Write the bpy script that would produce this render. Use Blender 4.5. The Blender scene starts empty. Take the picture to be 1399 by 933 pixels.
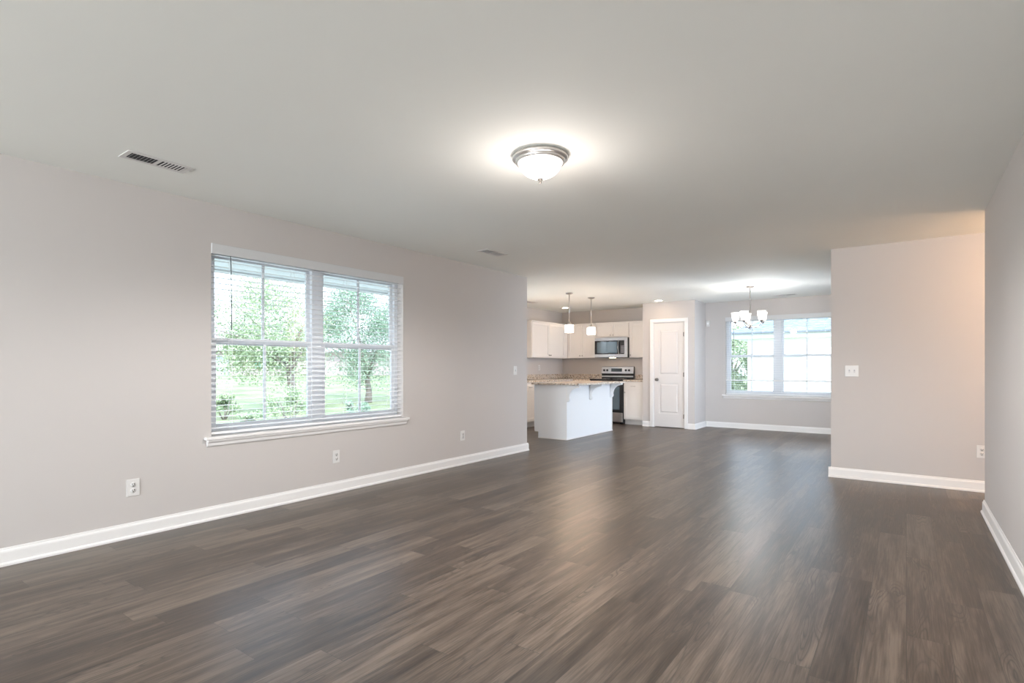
import bpy, bmesh, math, random
from mathutils import Vector, Matrix
PI = math.pi
random.seed(7)
S = bpy.context.scene
C = S.collection

# ------------------------------------------------------------------ camera
CAM_H = 1.18
YAW = math.radians(36.0)
FPX = 741.7
cd = bpy.data.cameras.new('camera')
cam = bpy.data.objects.new('camera', cd)
C.objects.link(cam)
cam.location = (0, 0, CAM_H)
cam.rotation_euler = (PI / 2, 0, YAW)
cd.sensor_fit = 'HORIZONTAL'
cd.sensor_width = 36.0
cd.lens = FPX / 1399 * 36.0
cd.shift_y = (501 - 466.5) / 1399.0
cd.clip_start = 0.05
cd.clip_end = 400
S.camera = cam

# ------------------------------------------------------------------ view + light
vs = S.view_settings
vs.view_transform = 'Standard'
vs.look = 'None'
vs.gamma = 1.0
vs.use_curve_mapping = False
vs.exposure = 1.3
S.cycles.max_bounces = 12
S.cycles.diffuse_bounces = 7
S.cycles.transparent_max_bounces = 24
S.cycles.sample_clamp_indirect = 6.0
S.cycles.use_denoising = True

SKY_COL = (0.86, 0.93, 1.0)
SKY_STR = 2.5
SUN_STR = 2.0
REAR_FILL_W = 215.0       # added fill light from an unseen opening behind the camera
HALL_W = 22.0

w = bpy.data.worlds.new('sky')
S.world = w
w.use_nodes = True
nt = w.node_tree
bg = nt.nodes['Background']
tc = nt.nodes.new('ShaderNodeTexCoord')
sp = nt.nodes.new('ShaderNodeSeparateXYZ')
cr = nt.nodes.new('ShaderNodeValToRGB')
nt.links.new(tc.outputs['Generated'], sp.inputs[0])
nt.links.new(sp.outputs['Z'], cr.inputs[0])
cr.color_ramp.elements[0].position = 0.0
cr.color_ramp.elements[0].color = (0.72, 0.84, 1.0, 1)
cr.color_ramp.elements[1].position = 0.8
cr.color_ramp.elements[1].color = (0.55, 0.75, 1.0, 1)
nt.links.new(cr.outputs[0], bg.inputs['Color'])
bg.inputs['Strength'].default_value = SKY_STR


def light(name, kind, loc, energy, color, rot=(0, 0, 0), **kw):
    d = bpy.data.lights.new(name, kind)
    d.energy = energy
    d.color = color
    for k, v in kw.items():
        setattr(d, k, v)
    o = bpy.data.objects.new(name, d)
    o.location = loc
    o.rotation_euler = rot
    C.objects.link(o)
    return o


sun = light('sun', 'SUN', (0, 0, 20), SUN_STR, (1.0, 0.96, 0.9), angle=math.radians(2))
sun.rotation_euler = Vector((-0.75, 0.55, -1.1)).to_track_quat('-Z', 'Y').to_euler()
# fill lamp added behind the rear wall opening, tilted up to lift the ceiling
light('rear_fill_light', 'AREA', (-2.0, -5.17, 1.45), REAR_FILL_W, (0.93, 0.97, 1.0), (PI / 2 + 0.8, 0, 0),
      shape='RECTANGLE', size=3.3, size_y=1.7)
# daylight through the kitchen sink window and the dining patio door (both round the corner)
light('sink_window_daylight', 'AREA', (-6.8, 7.5, 1.55), 16.0, (0.90, 0.95, 1.0), (0, -PI / 2, 0),
      shape='RECTANGLE', size=1.0, size_y=1.2)
light('patio_door_daylight', 'AREA', (-0.42, 8.95, 1.1), 44.0, (0.76, 0.84, 1.0), (0, PI / 2, 0),
      shape='RECTANGLE', size=1.9, size_y=1.6)
# hallway lamp round the corner
light('hallway_lamp', 'POINT', (1.75, 6.25, 2.1), HALL_W, (1.0, 0.66, 0.42), shadow_soft_size=0.12)


# ------------------------------------------------------------------ materials
def mat(name, col, rough=0.5, metal=0.0, spec=0.5, emit=None, estr=0.0, trans=0.0, coat=0.0):
    m = bpy.data.materials.new(name)
    m.use_nodes = True
    b = m.node_tree.nodes['Principled BSDF']
    b.inputs['Base Color'].default_value = (*col, 1)
    b.inputs['Roughness'].default_value = rough
    b.inputs['Metallic'].default_value = metal
    b.inputs['Specular IOR Level'].default_value = spec
    b.inputs['Coat Weight'].default_value = coat
    if emit:
        b.inputs['Emission Color'].default_value = (*emit, 1)
        b.inputs['Emission Strength'].default_value = estr
    return m


def N(nt, kind, **kw):
    n = nt.nodes.new(kind)
    for k, v in kw.items():
        setattr(n, k, v)
    return n


def math_node(nt, op, a, b=None, c=None, clamp=False):
    n = nt.nodes.new('ShaderNodeMath')
    n.operation = op
    n.use_clamp = clamp
    for i, v in enumerate((a, b, c)):
        if v is None:
            continue
        if isinstance(v, (int, float)):
            n.inputs[i].default_value = v
        else:
            nt.links.new(v, n.inputs[i])
    return n.outputs[0]


def combine(nt, x, y, z):
    n = nt.nodes.new('ShaderNodeCombineXYZ')
    for i, v in enumerate((x, y, z)):
        if isinstance(v, (int, float)):
            n.inputs[i].default_value = v
        else:
            nt.links.new(v, n.inputs[i])
    return n.outputs[0]


def mixc(nt, fac, a, b, blend='MIX'):
    n = nt.nodes.new('ShaderNodeMix')
    n.data_type = 'RGBA'
    n.blend_type = blend
    if isinstance(fac, (int, float)):
        n.inputs['Factor'].default_value = fac
    else:
        nt.links.new(fac, n.inputs['Factor'])
    for key, v in (('A', a), ('B', b)):
        s = [i for i in n.inputs if i.name == key and i.type == 'RGBA'][0]
        if isinstance(v, tuple):
            s.default_value = (*v, 1)
        else:
            nt.links.new(v, s)
    return [o for o in n.outputs if o.type == 'RGBA'][0]


def paint(name, col, rough=0.6, bump=0.02, var=0.02):
    m = mat(name, col, rough, spec=0.3)
    t = m.node_tree
    b = t.nodes['Principled BSDF']
    g = N(t, 'ShaderNodeNewGeometry')
    n1 = N(t, 'ShaderNodeTexNoise')
    n1.inputs['Scale'].default_value = 1.3
    n1.inputs['Detail'].default_value = 2
    t.links.new(g.outputs['Position'], n1.inputs['Vector'])
    lo = tuple(c * (1 - var) for c in col)
    hi = tuple(min(1, c * (1 + var)) for c in col)
    t.links.new(mixc(t, n1.outputs['Fac'], lo, hi), b.inputs['Base Color'])
    n2 = N(t, 'ShaderNodeTexNoise')
    n2.inputs['Scale'].default_value = 160
    t.links.new(g.outputs['Position'], n2.inputs['Vector'])
    bp = N(t, 'ShaderNodeBump')
    bp.inputs['Strength'].default_value = bump
    bp.inputs['Distance'].default_value = 0.002
    t.links.new(n2.outputs['Fac'], bp.inputs['Height'])
    t.links.new(bp.outputs[0], b.inputs['Normal'])
    return m


def floor_material():
    m = mat('vinyl_planks', (0.12, 0.1, 0.085), 0.33, spec=0.65)
    t = m.node_tree
    b = t.nodes['Principled BSDF']
    g = N(t, 'ShaderNodeNewGeometry')
    s = N(t, 'ShaderNodeSeparateXYZ')
    t.links.new(g.outputs['Position'], s.inputs[0])
    X, Y = s.outputs['X'], s.outputs['Y']
    W_, L_ = 0.152, 1.22
    row = math_node(t, 'FLOOR', math_node(t, 'DIVIDE', X, W_))
    wn0 = N(t, 'ShaderNodeTexWhiteNoise', noise_dimensions='1D')
    t.links.new(row, wn0.inputs['W'])
    yo = math_node(t, 'ADD', math_node(t, 'DIVIDE', Y, L_), wn0.outputs['Value'])
    colm = math_node(t, 'FLOOR', yo)
    wn = N(t, 'ShaderNodeTexWhiteNoise', noise_dimensions='2D')
    t.links.new(combine(t, row, colm, 0), wn.inputs['Vector'])
    rnd = wn.outputs['Value']
    # edges of planks
    fx = math_node(t, 'FRACT', math_node(t, 'DIVIDE', X, W_))
    fy = math_node(t, 'FRACT', yo)
    ex = math_node(t, 'MULTIPLY', math_node(t, 'MINIMUM', fx, math_node(t, 'SUBTRACT', 1.0, fx)), W_)
    ey = math_node(t, 'MULTIPLY', math_node(t, 'MINIMUM', fy, math_node(t, 'SUBTRACT', 1.0, fy)), L_)
    edge = math_node(t, 'LESS_THAN', math_node(t, 'MINIMUM', ex, ey), 0.0011)
    off = math_node(t, 'MULTIPLY', rnd, 37.0)
    # broad streaks
    n1 = N(t, 'ShaderNodeTexNoise')
    n1.inputs['Scale'].default_value = 1.0
    n1.inputs['Detail'].default_value = 5
    n1.inputs['Roughness'].default_value = 0.6
    t.links.new(combine(t, math_node(t, 'MULTIPLY', X, 20.0), math_node(t, 'MULTIPLY', Y, 1.7), off), n1.inputs['Vector'])
    # fine grain
    n2 = N(t, 'ShaderNodeTexNoise')
    n2.inputs['Scale'].default_value = 1.0
    n2.inputs['Detail'].default_value = 3
    t.links.new(combine(t, math_node(t, 'MULTIPLY', X, 170.0), math_node(t, 'MULTIPLY', Y, 5.0), off), n2.inputs['Vector'])
    # cathedral figure: contour lines of a slow field
    n3 = N(t, 'ShaderNodeTexNoise')
    n3.inputs['Scale'].default_value = 1.0
    n3.inputs['Detail'].default_value = 1
    t.links.new(combine(t, math_node(t, 'MULTIPLY', X, 9.0), math_node(t, 'MULTIPLY', Y, 0.95), off), n3.inputs['Vector'])
    fld = math_node(t, 'ADD', n3.outputs['Fac'], math_node(t, 'MULTIPLY', n2.outputs['Fac'], 0.012))
    ring = math_node(t, 'ABSOLUTE', math_node(t, 'SINE', math_node(t, 'MULTIPLY', fld, 85.0)))
    ring = math_node(t, 'POWER', math_node(t, 'SUBTRACT', 1.0, ring, clamp=True), 2.0)
    mask = math_node(t, 'MULTIPLY', math_node(t, 'SUBTRACT', n3.outputs['Fac'], 0.51), 9.0, clamp=True)
    figure = math_node(t, 'MULTIPLY', ring, mask)
    ramp = N(t, 'ShaderNodeValToRGB')
    e = ramp.color_ramp.elements
    e[0].position = 0.28
    e[0].color = (0.024, 0.016, 0.011, 1)
    e[1].position = 0.74
    e[1].color = (0.170, 0.130, 0.099, 1)
    mid = ramp.color_ramp.elements.new(0.5)
    mid.color = (0.072, 0.051, 0.037, 1)
    v = math_node(t, 'ADD', math_node(t, 'MULTIPLY', n1.outputs['Fac'], 0.86), math_node(t, 'MULTIPLY', rnd, 0.20))
    v = math_node(t, 'ADD', v, math_node(t, 'MULTIPLY', math_node(t, 'SUBTRACT', n2.outputs['Fac'], 0.5), 0.42))
    t.links.new(v, ramp.inputs[0])
    c = mixc(t, math_node(t, 'MULTIPLY', figure, 0.95), ramp.outputs[0], (0.04, 0.03, 0.025))
    c = mixc(t, math_node(t, 'MULTIPLY', edge, 0.8), c, (0.03, 0.024, 0.02))
    t.links.new(c, b.inputs['Base Color'])
    r = math_node(t, 'ADD', math_node(t, 'MULTIPLY', n1.outputs['Fac'], 0.16), 0.27)
    t.links.new(r, b.inputs['Roughness'])
    bp = N(t, 'ShaderNodeBump')
    bp.inputs['Strength'].default_value = 0.25
    bp.inputs['Distance'].default_value = 0.0015
    h = math_node(t, 'SUBTRACT', math_node(t, 'MULTIPLY', n2.outputs['Fac'], 0.4), edge)
    t.links.new(h, bp.inputs['Height'])
    t.links.new(bp.outputs[0], b.inputs['Normal'])
    return m


def granite_material():
    m = mat('granite', (0.5, 0.45, 0.4), 0.18)
    t = m.node_tree
    b = t.nodes['Principled BSDF']
    g = N(t, 'ShaderNodeNewGeometry')
    v = N(t, 'ShaderNodeTexVoronoi')
    v.inputs['Scale'].default_value = 55
    t.links.new(g.outputs['Position'], v.inputs['Vector'])
    n = N(t, 'ShaderNodeTexNoise')
    n.inputs['Scale'].default_value = 22
    n.inputs['Detail'].default_value = 6
    t.links.new(g.outputs['Position'], n.inputs['Vector'])
    s = N(t, 'ShaderNodeSeparateColor')
    t.links.new(v.outputs['Color'], s.inputs[0])
    ramp = N(t, 'ShaderNodeValToRGB')
    ramp.color_ramp.interpolation = 'CONSTANT'
    e = ramp.color_ramp.elements
    e[0].position = 0.0
    e[0].color = (0.10, 0.075, 0.06, 1)
    e[1].position = 0.16
    e[1].color = (0.40, 0.29, 0.20, 1)
    for p, cc in ((0.36, (0.62, 0.52, 0.42)), (0.6, (0.74, 0.68, 0.6)), (0.82, (0.47, 0.40, 0.34))):
        q = ramp.color_ramp.elements.new(p)
        q.color = (*cc, 1)
    t.links.new(s.outputs[0], ramp.inputs[0])
    c = mixc(t, math_node(t, 'MULTIPLY', n.outputs['Fac'], 0.6), ramp.outputs[0], (0.72, 0.65, 0.57))
    t.links.new(c, b.inputs['Base Color'])
    return m


def glass_material(name='window_glass', tint=(0.965, 0.975, 0.97)):
    m = bpy.data.materials.new(name)
    m.use_nodes = True
    t = m.node_tree
    t.nodes.clear()
    out = N(t, 'ShaderNodeOutputMaterial')
    tr = N(t, 'ShaderNodeBsdfTransparent')
    tr.inputs[0].default_value = (*tint, 1)
    gl = N(t, 'ShaderNodeBsdfGlossy')
    gl.inputs['Roughness'].default_value = 0.02
    fr = N(t, 'ShaderNodeFresnel')
    fr.inputs['IOR'].default_value = 1.45
    mx = N(t, 'ShaderNodeMixShader')
    t.links.new(math_node(t, 'MULTIPLY', fr.outputs[0], 0.8), mx.inputs[0])
    t.links.new(tr.outputs[0], mx.inputs[1])
    t.links.new(gl.outputs[0], mx.inputs[2])
    t.links.new(mx.outputs[0], out.inputs[0])
    return m


def noisy(name, c1, c2, scale, rough=0.8, stretch=None, detail=4):
    m = mat(name, c1, rough, spec=0.2)
    t = m.node_tree
    b = t.nodes['Principled BSDF']
    g = N(t, 'ShaderNodeNewGeometry')
    n = N(t, 'ShaderNodeTexNoise')
    n.inputs['Scale'].default_value = scale
    n.inputs['Detail'].default_value = detail
    if stretch:
        mp = N(t, 'ShaderNodeMapping')
        mp.inputs['Scale'].default_value = stretch
        t.links.new(g.outputs['Position'], mp.inputs[0])
        t.links.new(mp.outputs[0], n.inputs['Vector'])
    else:
        t.links.new(g.outputs['Position'], n.inputs['Vector'])
    mr = N(t, 'ShaderNodeMapRange')
    mr.inputs['From Min'].default_value = 0.3
    mr.inputs['From Max'].default_value = 0.7
    t.links.new(n.outputs['Fac'], mr.inputs['Value'])
    t.links.new(mixc(t, mr.outputs[0], c1, c2), b.inputs['Base Color'])
    return m


def siding_material():
    m = mat('lap_siding', (0.85, 0.83, 0.8), 0.6)
    t = m.node_tree
    b = t.nodes['Principled BSDF']
    g = N(t, 'ShaderNodeNewGeometry')
    s = N(t, 'ShaderNodeSeparateXYZ')
    t.links.new(g.outputs['Position'], s.inputs[0])
    f = math_node(t, 'FRACT', math_node(t, 'DIVIDE', s.outputs['Z'], 0.13))
    bp = N(t, 'ShaderNodeBump')
    bp.inputs['Distance'].default_value = 0.01
    bp.inputs['Strength'].default_value = 0.5
    t.links.new(f, bp.inputs['Height'])
    t.links.new(bp.outputs[0], b.inputs['Normal'])
    return m


M = {}
M['wall'] = paint('greige_wall_paint', (0.575, 0.545, 0.527))
M['ceil'] = paint('ceiling_paint', (0.88, 0.895, 0.86), 0.75)
M['floor'] = floor_material()
M['trim'] = mat('white_trim_paint', (0.82, 0.81, 0.80), 0.35)
M['door'] = mat('white_door_paint', (0.72, 0.695, 0.68), 0.4)
M['cab'] = mat('white_cabinet_paint', (0.81, 0.785, 0.76), 0.35)
M['island'] = mat('white_island_paint', (0.84, 0.86, 0.88), 0.4)
M['granite'] = granite_material()
M['vinyl'] = mat('white_vinyl', (0.74, 0.77, 0.81), 0.35)
M['blind'] = mat('white_blind_slats', (0.88, 0.89, 0.90), 0.4)
M['glass'] = glass_material()
M['nickel'] = mat('brushed_nickel', (0.50, 0.47, 0.45), 0.3, metal=1.0)
M['darknickel'] = mat('aged_nickel', (0.24, 0.22, 0.20), 0.4, metal=0.7)
M['steel'] = noisy('stainless_steel', (0.55, 0.55, 0.56), (0.66, 0.66, 0.67), 3, 0.3, stretch=(2, 2, 90))
M['steel'].node_tree.nodes['Principled BSDF'].inputs['Metallic'].default_value = 1.0
M['blackglass'] = mat('black_glass', (0.012, 0.014, 0.018), 0.06, spec=0.7)
M['black'] = mat('black_enamel', (0.02, 0.02, 0.022), 0.35)
M['display'] = mat('range_display', (0.02, 0.03, 0.035), 0.2)
M['dark'] = mat('dark_duct', (0.035, 0.035, 0.04), 0.8)
M['plate'] = mat('white_plastic', (0.72, 0.71, 0.695), 0.35)
M['slot'] = mat('dark_slot', (0.05, 0.045, 0.04), 0.6)
M['dome'] = mat('lit_frosted_glass', (0.9, 0.88, 0.85), 0.4, emit=(1.0, 0.92, 0.86), estr=2.5)
M['shade'] = mat('lit_white_glass_shade', (0.9, 0.88, 0.85), 0.4, emit=(1.0, 0.84, 0.72), estr=3.0)
M['chand'] = mat('lit_chandelier_glass', (0.9, 0.88, 0.85), 0.4, emit=(1.0, 0.94, 0.89), estr=1.0)
M['can'] = mat('lit_recessed_lens', (0.9, 0.88, 0.85), 0.4, emit=(1.0, 0.76, 0.54), estr=18.0)
M['bulb'] = mat('lit_cooktop_lamp', (0.9, 0.88, 0.85), 0.4, emit=(1.0, 0.74, 0.5), estr=14.0)
M['lawn'] = noisy('lawn_grass', (0.13, 0.165, 0.075), (0.26, 0.265, 0.15), 0.9, 0.9)
M['concrete'] = noisy('pale_concrete', (0.55, 0.56, 0.54), (0.66, 0.67, 0.64), 2, 0.9)
M['leaf'] = noisy('green_leaves', (0.24, 0.31, 0.18), (0.46, 0.52, 0.33), 2.2, 0.6)
M['leaf2'] = noisy('blue_green_leaves', (0.19, 0.28, 0.20), (0.36, 0.46, 0.33), 2.5, 0.6)
M['bark'] = noisy('grey_bark', (0.16, 0.13, 0.11), (0.30, 0.26, 0.23), 9, 0.9)
M['siding'] = siding_material()
M['pinkwall'] = mat('pale_pink_stucco', (0.42, 0.34, 0.33), 0.8)
M['shingle'] = noisy('grey_shingles', (0.13, 0.17, 0.22), (0.25, 0.30, 0.36), 6, 0.85, stretch=(1, 1, 4))
M['shingle2'] = noisy('pale_shingles', (0.34, 0.30, 0.30), (0.44, 0.39, 0.39), 6, 0.85)
M['garage'] = mat('grey_garage_door', (0.42, 0.42, 0.46), 0.6)
M['shutter'] = mat('green_shutter', (0.10, 0.26, 0.20), 0.6)
M['fascia'] = mat('white_fascia', (0.84, 0.85, 0.86), 0.5)


# ------------------------------------------------------------------ mesh helpers
class MB:
    def __init__(self):
        self.bm = bmesh.new()

    def box(self, a, b, bevel=0.0, mtx=None):
        x0, y0, z0 = a
        x1, y1, z1 = b
        x0, x1 = min(x0, x1), max(x0, x1)
        y0, y1 = min(y0, y1), max(y0, y1)
        z0, z1 = min(z0, z1), max(z0, z1)
        bm = self.bm
        cs = [(x0, y0, z0), (x1, y0, z0), (x1, y1, z0), (x0, y1, z0), (x0, y0, z1), (x1, y0, z1), (x1, y1, z1), (x0, y1, z1)]
        v = [bm.verts.new(c) for c in cs]
        fs = [bm.faces.new([v[i] for i in f]) for f in
              ((0, 3, 2, 1), (4, 5, 6, 7), (0, 1, 5, 4), (1, 2, 6, 5), (2, 3, 7, 6), (3, 0, 4, 7))]
        nv = v
        if bevel > 0:
            es = list({e for f in fs for e in f.edges})
            r = bmesh.ops.bevel(bm, geom=es, offset=bevel, segments=2, profile=0.5, affect='EDGES')
            nv = list({vv for f in r['faces'] for vv in f.verts} | {x for x in v if x.is_valid})
        if mtx is not None:
            for x in nv:
                x.co = mtx @ x.co
        return self

    def prism(self, pts, ax, lo, hi):
        """2D outline pts extruded along axis ax ('X','Y','Z') from lo to hi"""
        def co(p, h):
            if ax == 'X':
                return (h, p[0], p[1])
            if ax == 'Y':
                return (p[0], h, p[1])
            return (p[0], p[1], h)
        bm = self.bm
        a = [bm.verts.new(co(p, lo)) for p in pts]
        b = [bm.verts.new(co(p, hi)) for p in pts]
        n = len(pts)
        bm.faces.new(a)
        bm.faces.new(list(reversed(b)))
        for i in range(n):
            j = (i + 1) % n
            bm.faces.new([a[i], b[i], b[j], a[j]])
        return self

    def lathe(self, prof, c=(0, 0, 0), n=32, axis='Z', smooth=True, closed=False):
        bm = self.bm
        rings = []
        for r, z in prof:
            ring = []
            for k in range(n):
                t = 2 * PI * k / n
                if axis == 'Z':
                    p = (c[0] + r * math.cos(t), c[1] + r * math.sin(t), c[2] + z)
                elif axis == 'Y':
                    p = (c[0] + r * math.cos(t), c[1] + z, c[2] + r * math.sin(t))
                else:
                    p = (c[0] + z, c[1] + r * math.cos(t), c[2] + r * math.sin(t))
                ring.append(bm.verts.new(p))
            rings.append(ring)
        pairs = list(zip(rings[:-1], rings[1:]))
        if closed:
            pairs.append((rings[-1], rings[0]))
        for a, b in pairs:
            for k in range(n):
                j = (k + 1) % n
                f = bm.faces.new([a[k], a[j], b[j], b[k]])
                f.smooth = smooth
        if not closed:
            if prof[0][0] > 1e-6:
                bm.faces.new(rings[0])
            if prof[-1][0] > 1e-6:
                bm.faces.new(list(reversed(rings[-1])))
        return self

    def tube(self, path, rad, n=10):
        bm = self.bm
        path = [Vector(p) for p in path]
        if not isinstance(rad, (list, tuple)):
            rad = [rad] * len(path)
        prev = None
        up = Vector((0, 0, 1))
        for i, p in enumerate(path):
            d = (path[min(i + 1, len(path) - 1)] - path[max(i - 1, 0)]).normalized()
            ref = up if abs(d.dot(up)) < 0.95 else Vector((1, 0, 0))
            u = d.cross(ref).normalized()
            v = d.cross(u).normalized()
            ring = [bm.verts.new(p + rad[i] * (math.cos(2 * PI * k / n) * u + math.sin(2 * PI * k / n) * v)) for k in range(n)]
            if prev:
                for k in range(n):
                    j = (k + 1) % n
                    f = bm.faces.new([prev[k], prev[j], ring[j], ring[k]])
                    f.smooth = True
            else:
                bm.faces.new(ring)
            prev = ring
        bm.faces.new(list(reversed(prev)))
        return self

    def build(self, name, m, parent=None, loc=None):
        bm = self.bm
        bmesh.ops.remove_doubles(bm, verts=bm.verts, dist=1e-6)
        bmesh.ops.recalc_face_normals(bm, faces=bm.faces)
        me = bpy.data.meshes.new(name)
        bm.to_mesh(me)
        bm.free()
        me.materials.append(M[m] if isinstance(m, str) else m)
        o = bpy.data.objects.new(name, me)
        C.objects.link(o)
        if parent:
            o.parent = parent
        if loc:
            o.location = loc
        return o


def thing(name, label, cat, loc=(0, 0, 0), rz=0, group=None):
    o = bpy.data.objects.new(name, None)
    o.empty_display_size = 0.1
    o.location = loc
    o.rotation_euler = (0, 0, rz)
    C.objects.link(o)
    o['label'] = label
    o['category'] = cat
    if group:
        o['group'] = group
    return o


def tag(o, label, cat, group=None):
    o['label'] = label
    o['category'] = cat
    if group:
        o['group'] = group
    return o


def struct(o, label=None, cat=None):
    o['kind'] = 'structure'
    if label:
        o['label'] = label
    if cat:
        o['category'] = cat
    return o


def sroot(name, loc=(0, 0, 0), rz=0):
    o = bpy.data.objects.new(name, None)
    o.empty_display_size = 0.1
    o.location = loc
    o.rotation_euler = (0, 0, rz)
    C.objects.link(o)
    o['kind'] = 'structure'
    return o


def copy_tree(o, parent=None):
    c = o.copy()
    C.objects.link(c)
    c.parent = parent
    for ch in o.children:
        copy_tree(ch, c)
    return c


# ------------------------------------------------------------------ room dimensions
H = 2.44
XL = -4.33      # left wall of living room
XR = 0.51       # right wall
YE = 6.32       # end of the left wall
YRE = 5.77      # end of the right wall
YH = 6.73       # hallway wall facing the camera
XH = -0.655     # its free edge
XK = -6.50      # kitchen side wall
YB = 10.95      # back wall of dining room and kitchen
YP = 10.28      # pantry front
XP0, XP1 = -4.25, -3.22
YR = -5.0      # rear wall behind the camera
XHR = 3.2       # hallway end
T = 0.15
W1 = (2.02, 3.99)      # left window, along Y
W2 = (-2.84, -1.00)    # dining window, along X
WZ = (0.64, 2.13)

struct(MB().box((XK - T, YR - T, -0.12), (XHR + T, YB + T, 0.0)).build('floor', 'floor'))
struct(MB().box((XK - T, YR - T, H), (XHR + T, YB + T, H + 0.2)).build('ceiling', 'ceil'))

b = MB()
b.box((XL - T, YR - T, 0), (XL, W1[0], H)).box((XL - T, W1[1], 0), (XL, YE, H))
b.box((XL - T, W1[0], 0), (XL, W1[1], WZ[0])).box((XL - T, W1[0], WZ[1]), (XL, W1[1], H))
struct(b.build('wall_left', 'wall'))
struct(MB().box((XR, YR, 0), (XR + T, YRE, H)).build('wall_right', 'wall'))
b = MB()
b.box((XK - T, YB, 0), (W2[0], YB + T, H)).box((W2[1], YB, 0), (XH + 0.12, YB + T, H))
b.box((W2[0], YB, 0), (W2[1], YB + T, WZ[0])).box((W2[0], YB, WZ[1]), (W2[1], YB + T, H))
struct(b.build('wall_back', 'wall'))
b = MB()
b.box((XK - T, YE - T, 0), (XK, 6.85, H)).box((XK - T, 8.15, 0), (XK, YB, H))
b.box((XK - T, 6.85, 0), (XK, 8.15, 1.07)).box((XK - T, 6.85, WZ[1]), (XK, 8.15, H))
struct(b.build('wall_kitchen', 'wall'))
struct(MB().box((XK, YE - T, 0), (XL - T, YE, H)).build('wall_kitchen_front', 'wall'))
struct(MB().box((XH, YH, 0), (XHR, YH + 0.12, H)).build('wall_hallway', 'wall'))
b = MB()
b.box((XH, YH + 0.12, 0), (XH + 0.12, 8.1, H)).box((XH, 9.8, 0), (XH + 0.12, YB, H)).box((XH, 8.1, 2.05), (XH + 0.12, 9.8, H))
struct(b.build('wall_dining', 'wall'))
struct(MB().box((XHR, YRE - T, 0), (XHR + T, YH + 0.12, H)).build('wall_hallway_end', 'wall'))
struct(MB().box((XR + T, YRE - T, 0), (XHR, YRE, H)).build('wall_hallway_front', 'wall'))
# unseen rear wall; its wide opening is added to let fill light in
b = MB()
b.box((XL, YR - T, 0), (-3.7, YR, H)).box((-0.3, YR - T, 0), (XR + T, YR, H))
b.box((-3.7, YR - T, 0), (-0.3, YR, 0.6)).box((-3.7, YR - T, 2.3), (-0.3, YR, H))
struct(b.build('wall_rear', 'wall'))
# pantry walls with a door opening
DX0, DX1, DZ = -4.03, -3.41, 2.05
b = MB()
b.box((XP0, YP, 0), (DX0, YP + 0.11, H)).box((DX1, YP, 0), (XP1, YP + 0.11, H)).box((DX0, YP, DZ), (DX1, YP + 0.11, H))
b.box((XP0, YP + 0.11, 0), (XP0 + 0.1, YB, H)).box((XP1 - 0.1, YP + 0.11, 0), (XP1, YB, H))
struct(b.build('wall_pantry', 'wall'))


# ------------------------------------------------------------------ baseboards
def baseboard(name, p0, p1, nrm, e0=0.0, e1=0.0):
    """from p0 to p1 (xy), nrm points into the room; e0/e1 extend past the ends"""
    p0, p1, nrm = Vector((*p0, 0)), Vector((*p1, 0)), Vector((*nrm, 0))
    d = (p1 - p0).normalized()
    p0 = p0 - d * e0
    p1 = p1 + d * e1
    prof = [(0.001, 0.0), (0.024, 0.0), (0.024, 0.012), (0.018, 0.020), (0.014, 0.022), (0.014, 0.080), (0.012, 0.088), (0.007, 0.095), (0.006, 0.104), (0.001, 0.106)]
    bm = bmesh.new()
    a = [bm.verts.new(p0 + nrm * x + Vector((0, 0, z + 0.0005))) for x, z in prof]
    c = [bm.verts.new(p1 + nrm * x + Vector((0, 0, z + 0.0005))) for x, z in prof]
    bm.faces.new(a)
    bm.faces.new(list(reversed(c)))
    for i in range(len(prof)):
        j = (i + 1) % len(prof)
        bm.faces.new([a[i], c[i], c[j], a[j]])
    m = MB()
    m.bm.free()
    m.bm = bm
    return struct(m.build(name, 'trim'))


baseboard('baseboard_left', (XL, YR), (XL, YE), (1, 0), 0, 0.024)
baseboard('baseboard_right', (XR, YR), (XR, YRE), (-1, 0), 0, 0.024)
baseboard('baseboard_right_end', (XR, YRE), (XHR, YRE), (0, 1), 0, 0)
baseboard('baseboard_hallway', (XH, YH), (XHR, YH), (0, -1), 0.024, 0)
baseboard('baseboard_dining_side', (XH, YH), (XH, 8.0), (-1, 0), 0, 0)
baseboard('baseboard_back', (XP1, YB), (XH, YB), (0, -1), -0.02, -0.02)
baseboard('baseboard_pantry_side', (XP1, YP), (XP1, YB), (1, 0), 0.024, 0)
baseboard('baseboard_pantry_right', (DX1 + 0.065, YP), (XP1, YP), (0, -1), 0, 0)
baseboard('baseboard_pantry_left', (XP0, YP), (DX0 - 0.065, YP), (0, -1), 0, 0)
baseboard('baseboard_kitchen_front', (XK, YE), (XL, YE), (0, 1), 0, 0)


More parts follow.
